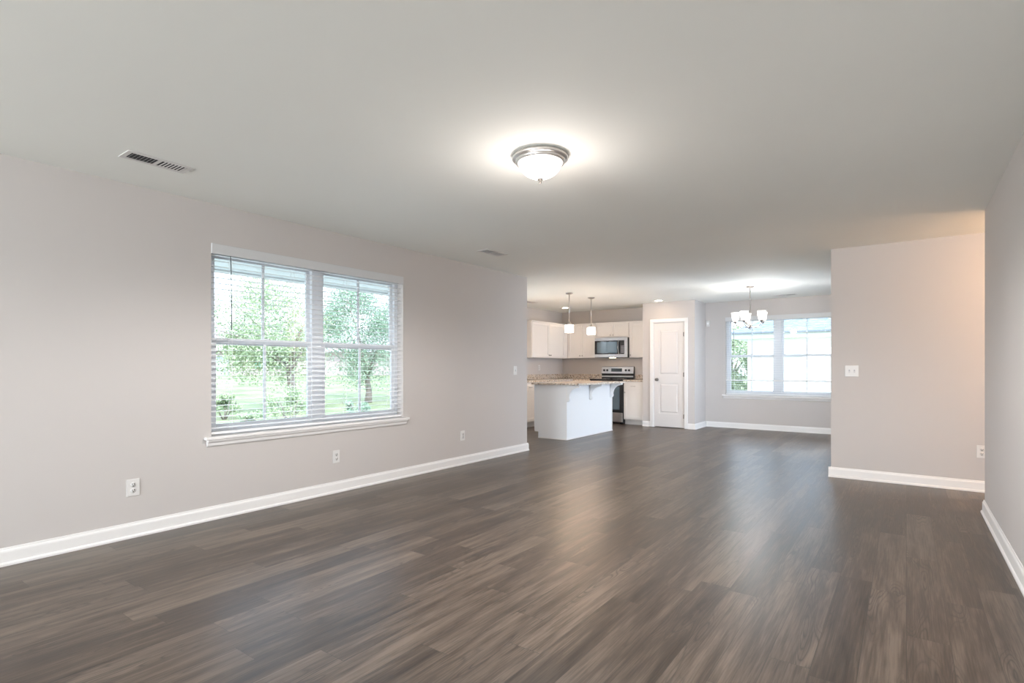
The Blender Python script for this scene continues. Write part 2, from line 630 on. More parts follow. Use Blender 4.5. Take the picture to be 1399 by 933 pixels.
# ------------------------------------------------------------------ windows (local: x = width, y = outward, z = up)
def make_window(name, loc, rz, W, z0, z1, cap):
    r = sroot(name, loc, rz)
    yo, yi = 0.145, 0.088
    fr = 0.045
    b = MB()
    b.box((0, yi, z0), (fr, yo, z1), 0.003).box((W - fr, yi, z0), (W, yo, z1), 0.003)
    b.box((fr, yi, z0), (W - fr, yo, z0 + fr), 0.003).box((fr, yi, z1 - fr), (W - fr, yo, z1), 0.003)
    b.build('window_frame', 'vinyl', r)
    mw = 0.11
    MB().box((W / 2 - mw / 2, yi - 0.004, z0 + fr), (W / 2 + mw / 2, yo, z1 - fr), 0.004).build('mullion', 'vinyl', r)
    zm = (z0 + z1) / 2
    for x0, x1 in ((fr, W / 2 - mw / 2), (W / 2 + mw / 2, W - fr)):
        for (za, zb, ya, yb, nm) in ((z0 + fr, zm + 0.025, yi + 0.004, yi + 0.028, 'lower_sash'), (zm - 0.025, z1 - fr, yi + 0.03, yi + 0.052, 'upper_sash')):
            s = 0.036
            q = MB()
            q.box((x0, ya, za), (x0 + s, yb, zb), 0.002).box((x1 - s, ya, za), (x1, yb, zb), 0.002)
            q.box((x0 + s, ya, za), (x1 - s, yb, za + s * 1.15), 0.002).box((x0 + s, ya, zb - s * 1.15), (x1 - s, yb, zb), 0.002)
            so = q.build(nm, 'vinyl', r)
            ym = (ya + yb) / 2
            MB().box((x0 + s - 0.004, ym - 0.002, za + s), (x1 - s + 0.004, ym + 0.002, zb - s)).build('pane', 'glass', so)
            xc = (x0 + x1) / 2
            MB().box((xc - 0.011, ym - 0.006, za + s * 1.15), (xc + 0.011, ym + 0.006, zb - s * 1.15)).build('muntin', 'vinyl', so)
            if nm == 'lower_sash':
                MB().box((xc - 0.03, ya - 0.012, zb - 0.006), (xc + 0.03, yb, zb + 0.008), 0.002).build('sash_lock', 'vinyl', so)
    # stool + apron
    MB().box((-0.055, -0.045, z0 - 0.02), (W + 0.055, -0.0005, z0 + 0.002), 0.004).box((0.001, -0.002, z0 - 0.001), (W - 0.001, yi, z0 + 0.002)).build('window_sill', 'trim', r)
    prof = [(-0.001, z0 - 0.022), (-0.036, z0 - 0.022), (-0.034, z0 - 0.032), (-0.020, z0 - 0.046), (-0.016, z0 - 0.064), (-0.010, z0 - 0.072), (-0.001, z0 - 0.072)]
    MB().prism(prof, 'X', -0.035, W + 0.035).build('apron', 'trim', r)
    return r


def make_blind(name, label, loc, rz, W, z0, z1, tilt, odd=None):
    r = thing(name, label, 'blind', loc, rz)
    MB().box((0.004, 0.012, z1 - 0.048), (W - 0.004, 0.062, z1 - 0.004), 0.002).build('headrail', 'blind', r)
    v = MB().box((-0.0, -0.008, z1 - 0.075), (W, 0.004, z1 + 0.004), 0.003)
    v.box((0.002, 0.004, z1 - 0.072), (0.010, 0.05, z1 - 0.003)).box((W - 0.010, 0.004, z1 - 0.072), (W - 0.002, 0.05, z1 - 0.003))
    v.build('valance', 'valance', r)
    pitch = 0.0435
    zb = z0 + 0.012
    MB().box((0.006, 0.014, zb), (W - 0.006, 0.062, zb + 0.018), 0.004).build('bottom_rail', 'blind', r)
    s = MB()
    z = zb + 0.018 + pitch * 0.7
    yc, dep, th = 0.038, 0.046, 0.0018
    k = 0
    while z < z1 - 0.06:
        a = tilt if k != odd else tilt + 0.62
        c, sn = math.cos(a), math.sin(a)
        # slightly crowned slat section
        top, bot = [], []
        for i in range(5):
            t = -0.5 + i / 4
            crown = 0.0012 * (1 - 4 * t * t)
            for lst, dz in ((top, th / 2), (bot, -th / 2)):
                yy, zz = t * dep, crown + dz
                lst.append((yc + yy * c - zz * sn, z + yy * sn + zz * c))
        s.prism(top + bot[::-1], 'X', 0.007, W - 0.007)
        z += pitch
        k += 1
    s.build('slats', 'blind', r)
    cmb = MB()
    for f in (0.085, 0.36, 0.64, 0.915):
        for yy in (yc - 0.026, yc + 0.026):
            cmb.box((W * f - 0.0009, yy - 0.0008, zb + 0.01), (W * f + 0.0009, yy + 0.0008, z1 - 0.04))
    cmb.build('ladder_cords', 'blind', r)
    MB().tube([(0.15, 0.0035, z1 - 0.07), (0.152, -0.002, z1 - 0.2), (0.155, -0.002, z1 - 0.66)], 0.0038, 8).build('tilt_wand', 'wand', r)
    return r


M['valance'] = mat('shaded_blind_valance', (0.64, 0.65, 0.66), 0.45)  # white like the slats; its room-side shade is put into this greyer colour
M['wand'] = mat('smoky_wand', (0.10, 0.11, 0.12), 0.25)
make_window('window_1', (XL, W1[0], 0), PI / 2, W1[1] - W1[0], WZ[0], WZ[1], 0)
make_window('window_2', (W2[0], YB, 0), 0, W2[1] - W2[0], WZ[0], WZ[1], 0)
make_window('window_3', (XK, 6.85, 0), PI / 2, 1.3, 1.07, WZ[1], 0)
pdr = sroot('door_2', (XH, 8.95, 0))
q = MB()
q.box((0.03, -0.845, 0.001), (0.09, -0.785, 2.045)).box((0.03, 0.785, 0.001), (0.09, 0.845, 2.045)).box((0.03, -0.785, 1.985), (0.09, 0.785, 2.045)).box((0.03, -0.785, 0.001), (0.09, 0.785, 0.06)).box((0.03, -0.03, 0.06), (0.09, 0.03, 1.985))
q.build('door_frame', 'vinyl', pdr)
MB().box((0.055, -0.785, 0.06), (0.061, -0.03, 1.985)).build('pane', 'glass', pdr)
MB().box((0.055, 0.03, 0.06), (0.061, 0.785, 1.985)).build('pane', 'glass', pdr)
make_blind('window_blind', 'white slatted blind, opened flat, over the double window with trees outside', (XL, W1[0], 0), PI / 2, W1[1] - W1[0], WZ[0] + 0.002, WZ[1], 0.0)
make_blind('window_blind', 'white slatted blind over the dining window behind the chandelier', (W2[0], YB, 0), 0, W2[1] - W2[0], WZ[0] + 0.002, WZ[1], 0.0, odd=5)

# ------------------------------------------------------------------ pantry door
d = sroot('door_1', ((DX0 + DX1) / 2, YP, 0))
hw = (DX1 - DX0) / 2
lw = hw - 0.012
leaf = MB()
y0, y1 = 0.012, 0.047
z0, z1 = 0.012, 2.035
# stiles and rails
sw = 0.105
panels = [(0.27, 0.86), (1.02, 1.90)]
leaf.box((-lw, y0, z0), (-lw + sw, y1, z1)).box((lw - sw, y0, z0), (lw, y1, z1))
zs = [z0, panels[0][0], panels[0][1], panels[1][0], panels[1][1], z1]
for i in (0, 2, 4):
    leaf.box((-lw + sw, y0, zs[i]), (lw - sw, y1, zs[i + 1]))
for a, c in panels:
    leaf.box((-lw + sw, y0 + 0.012, a), (lw - sw, y1 - 0.004, c))
    m_ = 0.022
    # raised field with sloped border
    x0_, x1_, a_, c_ = -lw + sw + m_, lw - sw - m_, a + m_, c - m_
    vv = [(x0_, y0 + 0.012, a_), (x1_, y0 + 0.012, a_), (x1_, y0 + 0.012, c_), (x0_, y0 + 0.012, c_)]
    g_ = 0.02
    ww = [(x0_ + g_, y0 + 0.003, a_ + g_), (x1_ - g_, y0 + 0.003, a_ + g_), (x1_ - g_, y0 + 0.003, c_ - g_), (x0_ + g_, y0 + 0.003, c_ - g_)]
    V = [leaf.bm.verts.new(p) for p in vv]
    Wv = [leaf.bm.verts.new(p) for p in ww]
    leaf.bm.faces.new(Wv)
    for i in range(4):
        j = (i + 1) % 4
        leaf.bm.faces.new([V[i], V[j], Wv[j], Wv[i]])
leaf.build('door_leaf', 'door', d)
cs = MB()
cw = 0.062
for sx in (-1, 1):
    xa, xb = sorted((sx * (hw + 0.001), sx * (hw + cw)))
    cs.box((xa, -0.016, 0.0005), (xb, -0.0005, DZ + cw), 0.004)
    xa, xb = sorted((sx * hw, sx * (hw - 0.010)))
    cs.box((xa, -0.004, 0.0005), (xb, 0.1, DZ - 0.001))
cs.box((-hw - cw, -0.018, DZ), (hw + cw, -0.0005, DZ + cw), 0.004)
cs.box((-hw, -0.004, DZ - 0.012), (hw, 0.1, DZ))
cs.build('door_casing', 'trim', d)
kb = MB()
kb.lathe([(0.031, 0.0), (0.031, -0.006), (0.012, -0.010), (0.010, -0.034), (0.024, -0.040), (0.029, -0.052), (0.024, -0.064), (0.0, -0.068)], (-lw + 0.06, y0, 0.93), 24, 'Y')
kb.build('door_knob', 'darknickel', d)
for z in (0.23, 1.03, 1.80):
    MB().lathe([(0.006, -0.045), (0.007, -0.04), (0.007, 0.04), (0.006, 0.045)], (lw + 0.003, 0.004, z), 12).box((lw - 0.02, 0.004, z - 0.04), (lw + 0.004, 0.0125, z + 0.04)).build('hinge', 'darknickel', d)

# ------------------------------------------------------------------ kitchen cabinets (local: x width, y=0 front to back, z up)
def shaker(mb, x0, x1, z0, z1, th=0.019, fr=0.055):
    mb.box((x0, -th, z0), (x0 + fr, 0, z1), 0.0015).box((x1 - fr, -th, z0), (x1, 0, z1), 0.0015)
    mb.box((x0 + fr, -th, z0), (x1 - fr, 0, z0 + fr), 0.0015).box((x0 + fr, -th, z1 - fr), (x1 - fr, 0, z1), 0.0015)
    mb.box((x0 + fr - 0.001, -th + 0.009, z0 + fr - 0.001), (x1 - fr + 0.001, 0, z1 - fr + 0.001))


def knob(x, z, parent, pull=False):
    k = MB()
    if pull:
        k.tube([(x - 0.045, -0.019, z), (x - 0.045, -0.042, z), (x + 0.045, -0.042, z), (x + 0.045, -0.019, z)], 0.0045, 8)
        return k.build('drawer_pull', 'nickel', parent)
    k.lathe([(0.006, -0.019), (0.005, -0.03), (0.014, -0.036), (0.015, -0.042), (0.009, -0.047), (0.0, -0.048)], (x, 0, z), 16, 'Y')
    return k.build('knob', 'nickel', parent)


def upper(label, loc, rz, W, z0, z1, dep, doors):
    r = thing('upper_cabinet', label, 'cabinet', loc, rz, None)
    MB().box((0, 0, z0), (W, dep, z1), 0.001).box((-0.0, -0.012, z1 - 0.03), (W, 0.0, z1), 0.002).build('cabinet_body', 'cab', r)
    for (a, c, ks) in doors:
        q = MB()
        shaker(q, a, c, z0 + 0.012, z1 - 0.035)
        dd = q.build('cabinet_door', 'cab', r)
        if ks:
            knob(a + 0.03 if ks < 0 else c - 0.03, z0 + 0.055, dd)
    return r


UZ0, UZ1 = 1.37, 2.13
upper('white two-door upper cabinet on the side wall, showing its bright end panel', (-6.17, 9.16, 0), PI / 2, YB - 9.16 - 0.334, UZ0, UZ1, 0.328,
      [(0.012, 0.668, 1), (0.672, 1.30, -1)])
upper('white two-door upper cabinet in the corner, directly behind the pendants', (-6.498, 10.62, 0), 0, -5.452 + 6.498, UZ0, UZ1, 0.328,
      [(0.36, 0.688, 1), (0.692, 1.038, -1)])
upper('short white two-door cabinet mounted above the microwave', (-5.45, 10.62, 0), 0, 0.76, 1.80, UZ1, 0.328,
      [(0.008, 0.378, 1), (0.382, 0.752, -1)])
upper('narrow single-door white upper cabinet between microwave and pantry', (-4.688, 10.62, 0), 0, -4.252 + 4.688, UZ0, UZ1, 0.328,
      [(0.01, 0.426, -1)])


def base(label, loc, rz, W, dep, units, name='base_cabinet'):
    r = thing(name, label, 'cabinet', loc, rz)
    MB().box((0, 0, 0.105), (W, dep, 0.874), 0.001).box((0, 0.075, 0.001), (W, dep, 0.105)).build('cabinet_body', 'cab', r)
    for (a, c, ks) in units:
        q = MB()
        q.box((a, -0.019, 0.71), (c, 0, 0.86), 0.002)
        q.box((a + 0.02, -0.0215, 0.73), (c - 0.02, -0.019, 0.84), 0.001)
        dd = q.build('drawer', 'cab', r)
        knob((a + c) / 2, 0.785, dd, True)
        q = MB()
        shaker(q, a, c, 0.12, 0.70)
        dd = q.build('cabinet_door', 'cab', r)
        knob(a + 0.03 if ks < 0 else c - 0.03, 0.655, dd)
    return r


base('white base cabinets along the side wall, glimpsed beyond the living room wall', (-5.89, 8.0, 0), PI / 2, 2.335, 0.608,
     [(0.01, 0.45, 1), (0.46, 0.90, -1), (0.92, 1.38, 1), (1.39, 1.85, -1)])
base('white corner base cabinet left of the range, mostly hidden by the island', (-5.888, 10.34, 0), 0, 0.434, 0.608, [(0.05, 0.424, 1)])
base('narrow white base cabinet with one drawer between range and pantry', (-4.686, 10.34, 0), 0, 0.432, 0.608, [(0.012, 0.42, -1)])

ct = thing('countertop', 'speckled granite L-shaped countertop with backsplash in the kitchen corner', 'countertop', (XK, YB, 0.875))
MB().prism([(0.001, -2.97), (0.635, -2.97), (0.635, -0.635), (1.047, -0.635), (1.047, -0.001), (0.001, -0.001)], 'Z', 0.001, 0.038).build('slab', 'granite', ct)
MB().box((0.001, -2.97, 0.0385), (0.021, -0.001, 0.14), 0.002).box((0.021, -0.021, 0.0385), (1.047, -0.001, 0.14), 0.002).build('backsplash', 'granite', ct)
ct = thing('countertop', 'short granite countertop on the narrow cabinet beside the pantry', 'countertop', (-4.686, YB, 0.875))
MB().box((0, -0.635, 0.001), (0.432, -0.001, 0.038), 0.002).build('slab', 'granite', ct)
MB().box((0, -0.021, 0.0385), (0.432, -0.001, 0.14), 0.002).build('backsplash', 'granite', ct)

# ------------------------------------------------------------------ range
rg = thing('kitchen_range', 'stainless steel and black electric range with oven, beneath the microwave', 'stove', (-5.07, 10.30, 0))
hw = 0.376
MB().box((-hw, 0.03, 0.03), (hw, 0.62, 0.895), 0.004).box((-hw + 0.03, 0.05, 0.001), (-hw + 0.08, 0.1, 0.03)).box((hw - 0.08, 0.05, 0.001), (hw - 0.03, 0.1, 0.03)).box((-hw + 0.03, 0.5, 0.001), (-hw + 0.08, 0.56, 0.03)).box((hw - 0.08, 0.5, 0.001), (hw - 0.03, 0.56, 0.03)).build('oven_body', 'black', rg)
ck = MB().box((-hw, 0.0, 0.896), (hw, 0.56, 0.922), 0.004).build('cooktop', 'blackglass', rg)
for bx, by, br in ((-0.18, 0.15, 0.1), (0.18, 0.15, 0.08), (-0.18, 0.41, 0.075), (0.18, 0.41, 0.1)):
    MB().lathe([(br, 0.0), (br, 0.0012), (br - 0.004, 0.0012), (br - 0.004, 0.0)], (bx, by, 0.9222), 32, closed=True).build('burner_ring', 'steel', ck)
bgd = MB().prism([(0.565, 0.90), (0.575, 1.0), (0.56, 1.03), (0.578, 1.175), (0.605, 1.185), (0.62, 1.18), (0.62, 0.90)], 'X', -hw, hw).build('backguard', 'black', rg)
pn = MB()
pn.prism([(0.553, 1.035), (0.571, 1.175), (0.577, 1.178), (0.564, 1.034)], 'X', -hw + 0.004, hw - 0.004)
pn.build('control_panel', 'steel', rg)
MB().box((-hw + 0.01, 0.548, 0.955), (hw - 0.01, 0.572, 0.985), 0.004).build('trim_strip', 'steel', bgd)
for kx in (-0.31, -0.235, 0.20, 0.275):
    MB().lathe([(0.023, 0.0), (0.023, -0.006), (0.019, -0.022), (0.0, -0.024)], (kx, 0.559, 1.105), 20, 'Y').box((kx - 0.003, 0.531, 1.088), (kx + 0.003, 0.55, 1.122)).build('control_knob', 'black', rg)
MB().prism([(0.5535, 1.075), (0.5605, 1.145), (0.57, 1.145), (0.566, 1.075)], 'X', -0.14, 0.11).build('display', 'display', rg)
od = MB().box((-hw + 0.004, 0.0, 0.255), (hw - 0.004, 0.029, 0.885), 0.004).build('oven_door', 'black', rg)
M['ovenglass'] = mat('oven_window_glass', (0.10, 0.16, 0.20), 0.12, spec=0.9, coat=0.5)
MB().box((-0.31, -0.003, 0.30), (0.31, 0.0005, 0.77), 0.001).build('oven_window', 'ovenglass', od)
MB().tube([(-0.33, 0.001, 0.835), (-0.33, -0.04, 0.835), (0.33, -0.04, 0.835), (0.33, 0.001, 0.835)], 0.011, 12).build('oven_handle', 'steel', od)
MB().lathe([(0.021, 0.0), (0.021, -0.002), (0.0, -0.002)], (0.06, -0.003, 0.56), 24, 'Y').build('round_sticker', 'plate', od)
MB().lathe([(0.008, 0.0), (0.008, -0.001), (0.0, -0.001)], (0.06, -0.005, 0.56), 16, 'Y').build('sticker_print', 'garage', od)
MB().box((-hw + 0.004, 0.002, 0.045), (hw - 0.004, 0.029, 0.235), 0.005).build('storage_drawer', 'steel', rg)

# ------------------------------------------------------------------ microwave
mw = thing('microwave', 'stainless steel over-the-range microwave with dark window and bar handle', 'microwave', (-5.07, 10.535, 1.375))
MB().box((-0.377, 0.02, 0.004), (0.377, 0.41, 0.422), 0.003).box((-0.37, 0.0, 0.0), (0.37, 0.40, 0.006)).build('microwave_body', 'black', mw)
MB().box((-0.377, 0.0, 0.36), (0.377, 0.0195, 0.422), 0.003).box((-0.377, 0.0, 0.004), (0.377, 0.0195, 0.07), 0.003).box((0.31, 0.0, 0.07), (0.377, 0.0195, 0.36), 0.001).build('front_frame', 'steel', mw)
MB().box((-0.377, 0.0, 0.0705), (0.215, 0.0195, 0.3595), 0.002).build('microwave_door', 'blackglass', mw)
MB().box((-0.32, -0.002, 0.10), (0.14, 0.0, 0.33), 0.0005).build('door_window', 'ovenglass', mw)
MB().tube([(0.185, 0.0, 0.085), (0.185, -0.03, 0.11), (0.185, -0.045, 0.215), (0.185, -0.03, 0.32), (0.185, 0.0, 0.345)], 0.013, 12).build('microwave_handle', 'steel', mw)
kp = MB().box((0.216, 0.001, 0.0705), (0.3095, 0.0195, 0.3595), 0.001).build('control_panel', 'black', mw)
q = MB()
for i in range(5):
    for j in range(3):
        q.box((0.232 + j * 0.024, -0.0005, 0.10 + i * 0.032), (0.248 + j * 0.024, 0.001, 0.118 + i * 0.032))
q.build('keypad', 'garage', kp)
MB().box((-0.06, 0.06, -0.004), (0.06, 0.12, 0.0005)).build('cooktop_lamp', 'bulb', mw)

# ------------------------------------------------------------------ island
IX0, IX1, IY0, IY1 = -5.02, -4.41, 7.55, 9.22
isl = thing('kitchen_island', 'white panelled kitchen island with curved corbels under the overhang', 'kitchen island', (IX1, IY0, 0))
W_, L_ = IX1 - IX0, IY1 - IY0
MB().prism([(-W_, 0.105), (-W_, 0.884), (0, 0.884), (0, 0.001), (-W_ + 0.075, 0.001), (-W_ + 0.075, 0.105)], 'Y', 0, L_).build('island_body', 'island', isl)
tr = MB()
tr.box((0.0005, -0.008, 0.001), (0.010, L_ + 0.008, 0.02), 0.002).box((-W_ + 0.075, -0.008, 0.001), (0.0005, -0.0005, 0.02), 0.002)
tr.box((0.0002, 0.0, 0.02), (0.006, 0.02, 0.86)).box((0.0002, L_ - 0.02, 0.02), (0.006, L_, 0.86))
tr.build('shoe_molding', 'trim', isl)


def corbel(y):
    pr, hh, th = 0.235, 0.27, 0.045
    pts = [(0.0065, 0.883), (pr, 0.883), (pr, 0.855)]
    # S curve back to the panel
    for i in range(1, 12):
        t = i / 12
        a = t * PI / 2
        pts.append((pr - 0.03 - (pr - 0.085) * math.sin(a), 0.845 - 0.15 * (1 - math.cos(a))))
    pts += [(0.050, 0.69), (0.058, 0.672), (0.054, 0.645), (0.038, 0.622), (0.0065, 0.613)]
    MB().prism(pts, 'Y', y - th / 2, y + th / 2).build('corbel', 'island', isl)


for y in (0.024, 0.80, 1.60):
    corbel(y)
for a, c in ((0.02, 0.82), (0.85, 1.65)):
    q = MB()
    q.box((-W_ - 0.019, a, 0.12), (-W_, c, 0.87), 0.002)
    q.build('cabinet_door', 'island', isl)
it = MB().box((0, 0, 0.0), (0.89, L_ + 0.10, 0.030), 0.003).build('island_countertop', 'granite')
it.location = (IX0 - 0.03, IY0 - 0.055, 0.885)
tag(it, 'speckled granite slab overhanging the white kitchen island', 'countertop')

# ------------------------------------------------------------------ pendants
pd = thing('pendant_light', 'pendant with white glass drum shade, the nearer over the island', 'pendant light', (-4.655, 8.07, H), 0, 'pendants over the kitchen island')
MB().lathe([(0.0, -0.001), (0.062, -0.001), (0.062, -0.012), (0.045, -0.024), (0.012, -0.03), (0.0, -0.03)], n=32).build('canopy', 'nickel', pd)
MB().tube([(0, 0, -0.028), (0, 0, -0.50)], 0.006, 10).build('rod', 'nickel', pd)
MB().lathe([(0.0, -0.49), (0.018, -0.49), (0.024, -0.52), (0.048, -0.532), (0.05, -0.545), (0.0, -0.545)], n=24).build('socket_cap', 'nickel', pd)
MB().lathe([(0.02, -0.5455), (0.073, -0.548), (0.075, -0.56), (0.075, -0.672), (0.071, -0.675), (0.068, -0.672), (0.068, -0.556), (0.02, -0.552)], n=40, closed=True).build('glass_shade', 'shade', pd)
p2 = copy_tree(pd)
p2.location = (-4.635, 8.83, H)
for py_ in (8.07, 8.83):
    light('pendant_glow', 'POINT', (-4.645, py_, H - 0.74), 6.5, (1.0, 0.70, 0.48), shadow_soft_size=0.07)
p2['label'] = 'pendant with white glass drum shade, over the range end of the island'

# ------------------------------------------------------------------ recessed downlights
for x, y, lb in ((-5.87, 10.0, 'glowing recessed downlight in the kitchen ceiling behind the first pendant'), (-3.80, 9.95, 'glowing recessed downlight in the ceiling before the pantry door')):
    r = thing('recessed_light', lb, 'ceiling light', (x, y, H), 0, 'recessed downlights')
    MB().lathe([(0.092, -0.0008), (0.092, -0.006), (0.07, -0.012), (0.066, -0.0008)], n=40, closed=True).build('trim_ring', 'trim', r)
    MB().lathe([(0.0, -0.002), (0.0655, -0.002), (0.0655, -0.006), (0.05, -0.011), (0.0, -0.013)], n=32).build('lens', 'can', r)

# ------------------------------------------------------------------ flush dome light
fl = thing('ceiling_light', 'flush mount ceiling light with nickel ring and frosted glass dome', 'ceiling light', (-1.765, 2.715, H))
M['ring'] = mat('satin_nickel_ring', (0.62, 0.60, 0.58), 0.34, metal=0.9)
MB().lathe([(0.0, -0.001), (0.150, -0.001), (0.160, -0.008), (0.166, -0.018), (0.166, -0.026), (0.160, -0.031), (0.150, -0.031), (0.147, -0.036), (0.150, -0.041), (0.143, -0.050), (0.134, -0.052), (0.130, -0.046), (0.126, -0.03), (0.0, -0.03)], n=64).build('pan_ring', 'ring', fl)
prof = [(0.128, -0.047)]
for i in range(1, 15):
    a = i / 15 * PI / 2
    prof.append((0.128 * math.cos(a) ** 1.15, -0.047 - 0.095 * math.sin(a)))
prof.append((0.0, -0.142))
MB().lathe(prof, n=64).build('glass_dome', 'dome', fl)
MB().lathe([(0.0, -0.138), (0.016, -0.139), (0.018, -0.145), (0.011, -0.151), (0.006, -0.156), (0.009, -0.161), (0.005, -0.168), (0.0, -0.169)], n=20).build('finial', 'darknickel', fl)

# the lamp's own light below its dome
light('ceiling_light_glow', 'POINT', (-1.765, 2.715, 2.06), 4.2, (1.0, 0.90, 0.84), shadow_soft_size=0.12)
light('ceiling_light_beam', 'SPOT', (-1.765, 2.715, 2.20), 75.0, (1.0, 0.96, 0.94), shadow_soft_size=0.14,
      spot_size=math.radians(172), spot_blend=0.35)

# ------------------------------------------------------------------ chandelier
ch = thing('chandelier', 'five-arm nickel chandelier with white glass cup shades before the dining window', 'chandelier', (-1.98, 9.07, H))
MB().lathe([(0.0, -0.001), (0.065, -0.001), (0.063, -0.012), (0.045, -0.022), (0.010, -0.03), (0.0, -0.03)], n=32).build('canopy', 'darknickel', ch)
st = MB()
st.tube([(0, 0, -0.03), (0, 0, -0.19)], 0.007, 8)
for i in range(3):
    zc = -0.20 - i * 0.028
    pts = []
    for k in range(13):
        a = 2 * PI * k / 12
        rr = (0.009 * math.cos(a), 0.0, zc + 0.017 * math.sin(a)) if i % 2 else (0.0, 0.009 * math.cos(a), zc + 0.017 * math.sin(a))
        pts.append(rr)
    st.tube(pts, 0.0022, 6)
st.tube([(0, 0, -0.27), (0, 0, -0.60)], 0.0075, 10)
st.build('stem', 'darknickel', ch)
MB().lathe([(0.0, -0.575), (0.02, -0.58), (0.03, -0.60), (0.032, -0.625), (0.022, -0.645), (0.012, -0.655), (0.014, -0.665), (0.0, -0.68)], n=24).build('hub', 'darknickel', ch)
for k in range(5):
    ang = math.radians(-65 + 72 * k) + YAW
    ux, uy = math.cos(ang), math.sin(ang)
    P = []
    for i in range(13):
        t = i / 12
        rr = 0.025 + 0.19 * t
        zz = -0.62 - 0.035 * math.sin(PI * t) + 0.045 * t ** 3
        P.append((ux * rr, uy * rr, zz))
    a = MB().tube(P, 0.0055, 8).build('arm', 'darknickel', ch)
    cx, cy = ux * 0.215, uy * 0.215
    MB().lathe([(0.0, -0.585), (0.010, -0.583), (0.012, -0.57), (0.028, -0.562), (0.034, -0.545), (0.03, -0.543), (0.0, -0.543)], (cx, cy, 0), 20).build('cup', 'darknickel', a)
    MB().lathe([(0.0, -0.543), (0.036, -0.543), (0.045, -0.515), (0.053, -0.47), (0.062, -0.405), (0.058, -0.405), (0.049, -0.468), (0.041, -0.51), (0.03, -0.535), (0.0, -0.536)], (cx, cy, 0), 32).build('glass_shade', 'chand', a)


light('chandelier_glow', 'POINT', (-1.98, 9.07, H - 0.50), 8.0, (1.0, 0.93, 0.87), shadow_soft_size=0.06)


# ------------------------------------------------------------------ vents
def vent(label, loc, rz, L=0.36, W=0.16, two=True):
    r = thing('ceiling_vent', label, 'vent', loc, rz, 'ceiling vents')
    f = 0.028
    z0, z1 = -0.006, -0.0008
    q = MB()
    q.box((-L / 2, -W / 2, z0), (L / 2, -W / 2 + f, z1), 0.003).box((-L / 2, W / 2 - f, z0), (L / 2, W / 2, z1), 0.003)
    q.box((-L / 2, -W / 2 + f, z0), (-L / 2 + f, W / 2 - f, z1), 0.002).box((L / 2 - f, -W / 2 + f, z0), (L / 2, W / 2 - f, z1), 0.002)
    q.box((-0.010, -W / 2 + f, z0), (0.010, W / 2 - f, z1))
    q.build('vent_frame', 'plate', r)
    MB().box((-L / 2 + f, -W / 2 + f, -0.0016), (L / 2 - f, W / 2 - f, -0.0008)).build('duct_opening', 'dark', r)
    s = MB()
    n = 7
    for side in (-1, 1):
        for i in range(n):
            x = side * (0.018 + (L / 2 - f - 0.018) * (i + 0.5) / n)
            m4 = Matrix.Translation((x, 0, -0.0055)) @ Matrix.Rotation(side * math.radians(44 if side < 0 else 6), 4, 'Y')
            hw_ = 0.0045 if side < 0 else 0.0038
            s.box((-hw_, -W / 2 + f, -0.0005), (hw_, W / 2 - f, 0.0005), mtx=m4)
    s.build('louvers', 'plate', r)
    return r


vent('white louvred ceiling vent above the slatted window, its louvres plainly visible', (-3.73, 1.42, H), PI / 2)
vent('small white ceiling vent near the far end of the living room wall', (-3.69, 4.72, H), PI / 2)
vent('ceiling vent above the kitchen side counter, at the wall edge', (-5.93, 8.76, H), PI / 2)
vent('ceiling vent over the dining window', (-1.72, 10.52, H), 0)


# ------------------------------------------------------------------ outlets and switches (local: x width, y = out of wall is -y)
def plate(name, label, cat, loc, rz, w=0.075, kind='outlet', gangs=1, group=None):
    r = thing(name, label, cat, loc, rz, group)
    h = 0.118
    MB().box((-w / 2, -0.006, -h / 2), (w / 2, -0.0005, h / 2), 0.0025).build('wall_plate', 'plate', r)
    for gI in range(gangs):
        cx = (gI - (gangs - 1) / 2) * 0.046
        if kind == 'outlet':
            for zc in (0.02, -0.02):
                rc = MB().lathe([(0.0, -0.006), (0.0172, -0.006), (0.0172, -0.0068), (0.0, -0.0068)], (cx, 0, zc), 20, 'Y').build('receptacle', 'plate', r)
                s = MB()
                s.box((cx - 0.008, -0.0078, zc - 0.001), (cx - 0.0045, -0.0067, zc + 0.009)).box((cx + 0.0045, -0.0078, zc - 0.001), (cx + 0.008, -0.0067, zc + 0.009))
                s.box((cx - 0.0035, -0.0078, zc - 0.012), (cx + 0.0035, -0.0067, zc - 0.006))
                s.build('slots', 'slot', rc)
        else:
            MB().box((cx - 0.006, -0.0075, -0.013), (cx + 0.006, -0.006, 0.013)).build('toggle_slot', 'garage', r)
            MB().box((cx - 0.0045, -0.019, -0.009), (cx + 0.0045, -0.0075, 0.002), 0.0015).build('toggle', 'plate', r)
    return r


OG = None
plate('wall_outlet', 'white duplex outlet on the side wall, the nearest below and left of the window', 'outlet', (XL, 1.497, 0.345), PI / 2, 0.08)
plate('wall_outlet', 'white duplex outlet beneath the window of the side wall', 'outlet', (XL, 3.15, 0.338), PI / 2)
plate('wall_outlet', 'white duplex outlet between the window and the far end of the side wall', 'outlet', (XL, 4.945, 0.35), PI / 2)
plate('light_switch', 'white single toggle switch near the far edge of the side wall', 'light switch', (XL, 6.03, 1.13), PI / 2, kind='switch', w=0.078)
plate('light_switch', 'white double toggle switch plate on the hallway wall', 'light switch', (-0.465, YH, 1.135), 0, w=0.122, kind='switch', gangs=2)
plate('wall_outlet', 'white outlet low on the hallway wall, half hidden by the nearer wall', 'outlet', (0.575, YH, 0.381), 0)
plate('wall_outlet', 'outlet above the granite backsplash on the kitchen side wall', 'outlet', (XK, 9.95, 1.16), PI / 2)
sn = thing('wall_sensor', 'small white motion sensor high on the dining wall beside the pantry', 'sensor', (-3.165, YB, 2.03))
